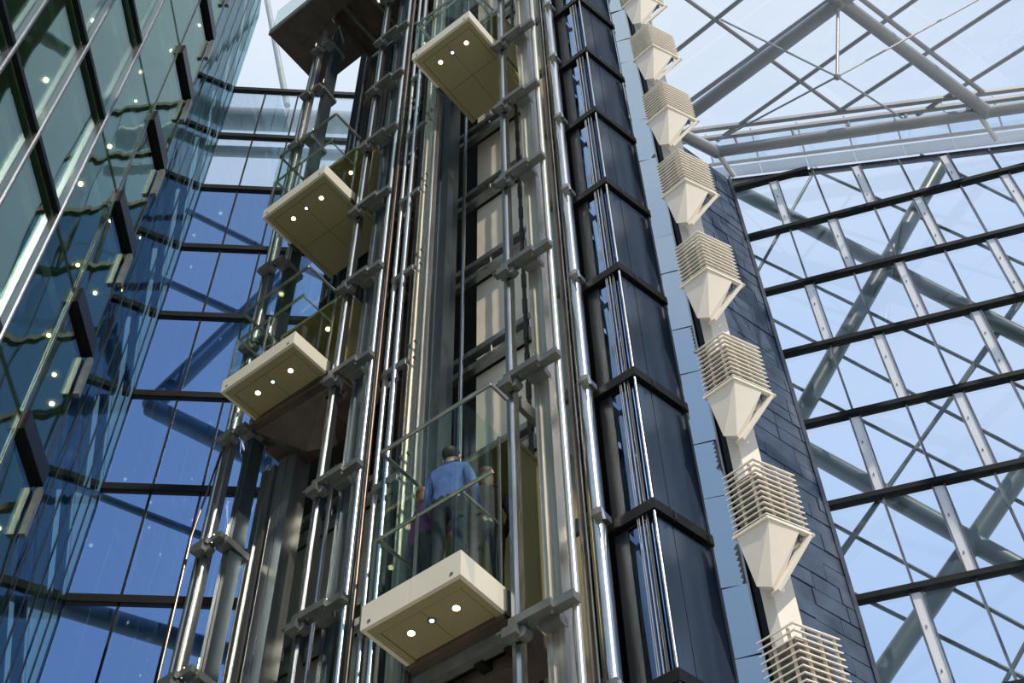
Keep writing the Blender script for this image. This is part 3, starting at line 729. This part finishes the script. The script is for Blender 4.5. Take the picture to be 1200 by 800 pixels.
# ------------------------------------------------------------------ lift cars
def lift_car(a0, b0, z0, LA, fas, hg, label, under, wing=0.0, LB=1.42, LF=0.62, hand=1.0):
    o = thing('lift_car', W(a0 + LA / 2, b0 + LB / 2, z0), label, 'lift', 'glass lift cars')
    a1, b1 = a0 + LA, b0 + LB; zf = z0 + fas; t = 0.02
    # fascia
    for (x0, x1) in ((a0, a0 + LA * .5 - .002), (a0 + LA * .5 + .002, a1)):
        p = build(MB().box(W((x0 + x1) / 2, b0 + t, z0 + fas / 2), AX, ((x1 - x0) / 2, t, fas / 2)), 'fascia_panel', 'car_paint', o)
    for x_ in (a0 + 0.1, a1 - 0.1):
        build(MB().tube(W(x_, b0 - 0.004, z0 + .06), W(x_, b0 + .004, z0 + .06), 0.02, 10), 'fascia_screw', 'bracket_paint', o)
    build(MB().box(W(a0 + t, b0 + t * 2 + (LF - t * 2) / 2, z0 + fas / 2), AX, (t, (LF - 2 * t) / 2, fas / 2)), 'fascia_panel', 'car_paint', o)
    build(MB().box(W(a1 - t, b0 + t * 2 + (LF - t * 2) / 2, z0 + fas / 2), AX, (t, (LF - 2 * t) / 2, fas / 2)), 'fascia_panel', 'car_paint', o)
    # rim and soffit
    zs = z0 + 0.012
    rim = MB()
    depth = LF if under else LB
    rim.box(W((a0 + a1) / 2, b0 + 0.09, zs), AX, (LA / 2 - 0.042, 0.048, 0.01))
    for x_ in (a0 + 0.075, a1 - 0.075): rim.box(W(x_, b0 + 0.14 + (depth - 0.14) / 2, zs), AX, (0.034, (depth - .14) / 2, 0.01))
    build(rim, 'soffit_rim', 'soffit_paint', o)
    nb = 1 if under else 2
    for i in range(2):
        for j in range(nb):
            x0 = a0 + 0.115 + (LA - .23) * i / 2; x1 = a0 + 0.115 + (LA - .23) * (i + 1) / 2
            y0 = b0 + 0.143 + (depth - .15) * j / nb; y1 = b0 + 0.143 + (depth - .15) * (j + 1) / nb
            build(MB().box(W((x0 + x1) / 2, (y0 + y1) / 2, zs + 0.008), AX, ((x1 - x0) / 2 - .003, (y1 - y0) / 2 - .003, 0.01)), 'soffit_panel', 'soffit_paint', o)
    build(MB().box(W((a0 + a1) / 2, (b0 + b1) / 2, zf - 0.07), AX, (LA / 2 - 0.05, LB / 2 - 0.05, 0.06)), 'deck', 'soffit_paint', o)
    for x_ in (a0 + LA * .265, a0 + LA * .715):
        sl = build(MB().tube(W(x_, b0 + 0.31, zs - 0.008), W(x_, b0 + 0.31, zs + 0.02), 0.043, 16), 'spotlight_ring', 'chrome', o, True)
        build(MB().tube(W(x_, b0 + 0.31, zs - 0.012), W(x_, b0 + 0.31, zs), 0.035, 16), 'lens', 'lamp_warm', sl)
    sl = build(MB().tube(W(a0 + LA / 2, b0 + 0.30, zs - 0.008), W(a0 + LA / 2, b0 + 0.30, zs + .02), 0.042, 16), 'sensor_ring', 'bracket_paint', o, True)
    build(MB().tube(W(a0 + LA / 2, b0 + 0.30, zs - 0.012), W(a0 + LA / 2, b0 + 0.30, zs), 0.022, 12), 'lens', 'lamp_cool', sl)
    # glass screens
    zt = zf + hg
    aw = a0 - wing
    for (x0, x1) in ((aw + .01, (aw + a1) / 2 - .004), ((aw + a1) / 2 + .004, a1 - 0.01)):
        build(MB().box(W((x0 + x1) / 2, b0 + 0.03, (zf + zt) / 2), AX, ((x1 - x0) / 2, 0.006, hg / 2 - .004)), 'glass_panel', 'car_glass', o)
    build(MB().box(W(a1 - 0.03, b0 + 0.05 + (LF - .05) / 2, (zf + zt) / 2), AX, (0.006, (LF - .06) / 2, hg / 2 - .004)), 'glass_panel', 'car_glass', o)
    build(MB().box(W(a0 + 0.03, b0 + 0.05 + (LF - .05) / 2, (zf + zt) / 2), AX, (0.006, (LF - .06) / 2, hg / 2 - .004)), 'glass_panel', 'car_glass', o)
    rl_ = MB().path([W(a1 - .03, b0 + LF, zt), W(a1 - .03, b0 + .03, zt), W(aw + .01, b0 + .03, zt), W(aw + .01, b0 + (0.28 if wing else LF), zt)], 0.022, 10)
    build(rl_, 'top_rail', 'steel', o, True)
    hr = MB().path([W(a1 - .06, b0 + LF, zf + hand), W(a1 - .06, b0 + .06, zf + hand), W(aw + .02, b0 + .06, zf + hand)], 0.02, 10)
    hr.path([W(a0 + .06, b0 + .06, zf + hand), W(a0 + .06, b0 + LF, zf + hand)], 0.012, 8)
    build(hr, 'handrail', 'warm_steel', o, True)
    for x_, y_ in ((a1 - .045, b0 + .045), (a0 + LA * .5, b0 + .045), (a0 + .05, b0 + LF), (a1 - .05, b0 + LF)):
        build(MB().box(W(x_, y_, zf + (hand if y_ < b0 + .1 else hg) / 2), AX, (0.012, 0.012, (hand if y_ < b0 + .1 else hg) / 2)), 'post', 'steel', o)
    # rear cabin lining with doors
    hc = min(hg + 0.2, 2.15)
    build(MB().box(W((a0 + a1) / 2, b1 - 0.03, zf + hc / 2), AX, (LA / 2 - .02, 0.03, hc / 2)), 'rear_wall', 'gold_wall', o)
    for x_ in (a0 + 0.03, a1 - 0.03):
        build(MB().box(W(x_, (b0 + LF + .15 + b1 - .06) / 2, zf + hc / 2), AX, (0.02, (b1 - .06 - b0 - LF - .15) / 2, hc / 2)), 'side_wall', 'gold_wall', o)
    cl_ = build(MB().box(W((a0 + a1) / 2, (b0 + LF + .15 + b1) / 2, zf + hc + 0.03), AX, (LA / 2, (b1 - b0 - LF - .15) / 2, 0.03)), 'cabin_ceiling', 'gold_wall', o)
    build(MB().tube(W(a0 + LA * .5, b0 + LF + .45, zf + hc - 0.012), W(a0 + LA * .5, b0 + LF + .45, zf + hc), 0.035, 14), 'ceiling_lamp', 'lamp_warm', cl_)
    # side shoes reaching to the guide rails
    for x_, s_ in ((a0 - 0.012, -1), (a1 + 0.012, 1)):
        build(MB().box(W(x_, b0 + LF + .06, z0 + fas * .4), AX, (0.012, 0.09, fas * .45)), 'guide_shoe', 'bracket_paint', o)
    if under:
        u = build(MB().box(W((a0 + a1) / 2, b0 + LF + (LB - LF) / 2, z0 + 0.05), AX, (LA / 2 - 0.02, (LB - LF) / 2, 0.10)), 'undercarriage', 'under_dark', o)
        build(MB().box(W((a0 + a1) / 2 + .05, b0 + LF + .16, z0 - 0.12), AX, (LA / 2 + 0.02, 0.05, 0.07)), 'sling_beam', 'bracket_paint', u)
        build(MB().box(W((a0 + a1) / 2, b0 + LF + .48, z0 - 0.2), AX, (LA / 2 + 0.06, 0.16, 0.08)), 'sling_beam', 'under_dark', u)
        for x_ in (a0 + .12, a0 + LA * .4, a1 - .14):
            build(MB().box(W(x_, b0 + LF + .3, z0 - 0.16), AX, (0.05, 0.12, 0.06)), 'safety_gear', 'black_metal', u)
    if under == 2:                                  # big tapered base hanging under the car
        q = [W(a1 + .02, b0 + LF - .05, z0 - 0.16), W(a0 - .02, b0 + LF + .02, z0 - 0.13), W(a0 + .1, b1, z0 - .13), W(a1, b1, z0 - .16)]
        mm = MB().prism(q, Z * 0.06); mm.hull([W(a1, b0 + LF + .05, z0 - .17), W(a0 + .1, b0 + LF + .1, z0 - .15), W(a0 + .1, b1, z0 - .15), W(a1, b1, z0 - .17), W(a0 + .75, b0 + LF + .5, z0 - .55), W(a0 + .4, b1 - .1, z0 - .5), W(a0 + .9, b1 - .1, z0 - .5)])
        build(mm, 'base_tray', 'under_dark', o)
    return o
lift_car(5.36, 6.34, 9.34, 1.14, 0.285, 2.05, 'glass lift car carrying the man in the blue shirt', 1, wing=0.33, hand=0.83)
lift_car(5.36, 6.31, 20.86, 1.16, 0.24, 1.15, 'glass lift car at the top centre, directly above the occupied one', 0, LB=1.45)
lift_car(8.18, 6.34, 14.93, 1.30, 0.24, 1.52, 'lower of the two empty lift cars on the left', 2, hand=0.9)
lift_car(8.20, 6.33, 19.22, 1.31, 0.24, 1.72, 'upper of the two empty lift cars on the left', 0, hand=0.9, LB=1.5)

# dark upper platform at the top left
pf = thing('upper_platform', W(9.6, 7.1, 28), 'dark brown platform with glass rail and two warm lamps at the top', 'platform')
def slab(a0, a1, b0, b1, z0, h, name='platform_slab', mat='under_dark'):
    return build(MB().box(W((a0 + a1) / 2, (b0 + b1) / 2, z0 + h / 2), AX, ((a1 - a0) / 2, (b1 - b0) / 2, h / 2)), name, mat, pf)
slab(7.36, 10.92, 6.34, 6.86, 28, 0.18); slab(9.66, 10.92, 6.861, 7.9, 28, 0.18); slab(7.36, 9.65, 8.15, 8.8, 28, 0.18)
slab(7.36, 10.92, 6.30, 6.335, 27.98, 0.22, 'edge_strip', 'bracket_paint')
slab(7.36, 9.65, 6.865, 8.14, 28.35, 0.06, 'inner_ceiling', 'under_dark')
build(MB().tube(W(8.75, 7.3, 28.335), W(8.75, 7.3, 28.35), 0.05, 14), 'lamp', 'lamp_warm', pf)
for i in range(4): build(MB().box(W(7.55 + i * .6, 7.5, 28.28), AX, (0.03, 0.62, 0.06)), 'ceiling_joist', 'bracket_paint', pf)
build(MB().box(W(9.655, 7.5, 28.3), AX, (0.02, 0.65, 0.14)), 'opening_side', 'under_dark', pf)
for i in range(4):
    a0 = 7.38 + i * 0.885
    slab(a0, a0 + .88, 6.35, 6.362, 28.21, 1.1, 'glass_panel', 'car_glass')
for x_, y_ in ((10.26, 7.14), (9.82, 7.24)):
    build(MB().tube(W(x_, y_, 27.985), W(x_, y_, 28.0), 0.055, 14), 'lamp', 'lamp_warm', pf)

# ------------------------------------------------------------------ people
def person(name, label, loc, face_az, h, cloth, legs_m, hair_m, long_hair=False, arms=None, scale_w=1.0, nod=0.0):
    """standing figure grown from a jointed skeleton; local +y is where it faces"""
    k_ = h / 1.75
    J = {'pel': (0, 0, .96), 'waist': (0, 0.0, 1.10), 'chest': (0, 0.01, 1.30), 'neckb': (0, -0.01, 1.45), 'neck': (0, 0.01 + nod * .3, 1.51), 'jaw': (0, 0.03 + nod, 1.575), 'skull': (0, 0.02 + nod, 1.655), 'crown': (0, 0.012 + nod, 1.715),
         'shl': (-.175, 0, 1.405), 'shr': (.175, 0, 1.405), 'hipl': (-.10, 0, .90), 'hipr': (.10, 0, .90), 'knl': (-.105, .03, .50), 'knr': (.105, .02, .50),
         'anl': (-.11, -.02, .09), 'anr': (.115, -.02, .09), 'tol': (-.125, .15, .035), 'tor': (.14, .15, .035)}
    arms = arms or {'ell': (-.24, -.03, 1.12), 'wrl': (-.20, .20, 1.05), 'elr': (.24, -.02, 1.12), 'wrr': (.20, .22, 1.06)}
    J.update(arms)
    Rr = {'pel': (.155, .115), 'waist': (.145, .105), 'chest': (.165, .115), 'neckb': (.09, .08), 'neck': (.056, .058), 'jaw': (.066, .075), 'skull': (.078, .096), 'crown': (.058, .07),
          'shl': (.068, .068), 'shr': (.068, .068), 'hipl': (.098, .098), 'hipr': (.098, .098), 'knl': (.066, .066), 'knr': (.066, .066), 'anl': (.048, .048), 'anr': (.048, .048), 'tol': (.036, .036), 'tor': (.036, .036),
          'ell': (.046, .046), 'elr': (.046, .046), 'wrl': (.030, .030), 'wrr': (.030, .030)}
    Ed = [('pel', 'waist'), ('waist', 'chest'), ('chest', 'neckb'), ('neckb', 'neck'), ('neck', 'jaw'), ('jaw', 'skull'), ('skull', 'crown'), ('chest', 'shl'), ('chest', 'shr'), ('shl', 'ell'), ('ell', 'wrl'), ('shr', 'elr'), ('elr', 'wrr'),
          ('pel', 'hipl'), ('pel', 'hipr'), ('hipl', 'knl'), ('hipr', 'knr'), ('knl', 'anl'), ('knr', 'anr'), ('anl', 'tol'), ('anr', 'tor')]
    for s_ in 'lr':                                 # palm, four fingers and a thumb
        w = Vector(J['wr' + s_]); el = Vector(J['el' + s_]); d = (w - el).normalized(); sd = 1 if s_ == 'r' else -1
        lat = Vector((-sd, 0, 0)); lat = (lat - d * lat.dot(d)).normalized(); dn = d.cross(lat) * (1 if d.cross(lat).z < 0 else -1)
        J['pa' + s_] = tuple(w + d * 0.06); Rr['pa' + s_] = (.030, .020); Ed.append(('wr' + s_, 'pa' + s_))
        for i, (off, ln) in enumerate(((-.03, .07), (-.01, .08), (.01, .075), (.03, .06))):
            a = 'f%d%s' % (i, s_); b = 'g%d%s' % (i, s_)
            J[a] = tuple(w + d * (0.09 + ln * .5) + lat * off + dn * .008); J[b] = tuple(w + d * (0.09 + ln * .8) + lat * off + dn * .035)
            Rr[a] = (.0095, .0095); Rr[b] = (.0085, .0085); Ed += [('pa' + s_, a), (a, b)]
        J['th' + s_] = tuple(w + d * .07 + lat * .055 + dn * .01); J['ti' + s_] = tuple(w + d * .10 + lat * .065 + dn * .03)
        Rr['th' + s_] = (.0115, .0115); Rr['ti' + s_] = (.0095, .0095); Ed += [('wr' + s_, 'th' + s_), ('th' + s_, 'ti' + s_)]
    keys = list(J)
    me = bpy.data.meshes.new(name)
    me.from_pydata([tuple(Vector(J[q]) * k_) for q in keys], [(keys.index(a), keys.index(b)) for a, b in Ed], [])
    tmp = bpy.data.objects.new('tmp_body', me); COL.objects.link(tmp)
    sk = tmp.modifiers.new('skin', 'SKIN'); sk.use_smooth_shade = True
    for i, q in enumerate(keys):
        sv = me.skin_vertices[0].data[i]; sv.radius = (Rr[q][0] * k_ * scale_w, Rr[q][1] * k_ * scale_w); sv.use_root = (q == 'pel')
    ss = tmp.modifiers.new('sub', 'SUBSURF'); ss.levels = 2; ss.render_levels = 2
    dgp = bpy.context.evaluated_depsgraph_get(); dgp.update()
    bm_ = bpy.data.meshes.new_from_object(tmp.evaluated_get(dgp))
    bpy.data.objects.remove(tmp)
    bm_.materials.clear()
    for q in ('skin', cloth, legs_m, 'shoe', 'belt'): bm_.materials.append(MATS[q])
    wl_, wr_ = Vector(J['wrl']) * k_, Vector(J['wrr']) * k_
    el_, er_ = Vector(J['ell']) * k_, Vector(J['elr']) * k_
    for p in bm_.polygons:
        c = p.center; zz = c.z / k_
        m = 0
        hand = False
        for w, el in ((wl_, el_), (wr_, er_)):
            d = (w - el).normalized()
            if (c - w).dot(d) > -0.01 and (c - w).length < 0.26: hand = True
        arm = abs(c.x) > .2 * k_
        if hand: m = 0
        elif zz < 0.085: m = 3
        elif zz < 0.965 and not arm: m = 2
        elif zz < 1.0 and not arm: m = 4
        elif zz < 1.485: m = 1
        p.material_index = m
        p.use_smooth = True
    bm_.name = 'person'
    o = bpy.data.objects.new(name, bm_); COL.objects.link(o)
    o.location = loc; o.rotation_euler = (0, 0, -R(face_az))
    tag(o, label, 'person')
    def child(mb, nm, mat):
        m2 = bpy.data.meshes.new(nm); m2.from_pydata([tuple(v * k_) for v in mb.v], [], mb.f); m2.materials.append(MATS[mat]); m2.shade_smooth()
        c = bpy.data.objects.new(nm, m2); COL.objects.link(c); c.parent = o; return c
    hm = MB()
    hc_ = Vector((0, 0.005 + nod, 1.675))
    hm.ball(hc_ + Vector((0, -.016, .008)), (.088, .098, .085), nu=20, nv=12)
    hm.v = [Vector((v.x, v.y - (0.0 if v.y < nod + .05 else (v.y - nod - .05) * .8), v.z)) for v in hm.v]
    if long_hair:
        hm.ball(hc_ + Vector((0, -.05, -.11)), (.085, .05, .17), nu=16, nv=10)
    child(hm, 'hair', hair_m)
    for s_ in (-1, 1):
        child(MB().ball((s_ * .086, .012 + nod, 1.63), (.012, .02, .032), nu=10, nv=7), 'ear', 'skin')
        child(MB().ball((s_ * .03, .108 + nod, 1.645), .011, nu=8, nv=6), 'eye', 'trousers')
    child(MB().ball((0, .122 + nod, 1.612), (.014, .02, .024), nu=8, nv=6), 'nose', 'skin')
    child(MB().ball((0, .105 + nod, 1.572), (.024, .008, .007), nu=8, nv=5), 'mouth', 'red_cloth')
    child(MB().tube((0, -.012, 1.452), (0, .004, 1.50), .078, 16, .066), 'collar', cloth)
    return o
FL = 9.34 + 0.285 - 0.01
person('person', 'man in a blue shirt and dark trousers seen from behind in the lift', W(5.70, 6.56, FL), 22, 1.74, 'shirt', 'trousers', 'hair', nod=0.02,
       arms={'ell': (-.25, .02, 1.13), 'wrl': (-.16, .24, 1.10), 'elr': (.255, .02, 1.12), 'wrr': (.20, .25, 1.06)})
person('person', 'person in purple with long brown hair left of the man', W(6.19, 6.76, FL), 60, 1.64, 'purple_cloth', 'trousers', 'brown_hair', True)
person('person', 'person in dark clothes with brown hair to the right of the man', W(5.60, 7.00, FL), -10, 1.72, 'red_cloth', 'trousers', 'brown_hair', True)
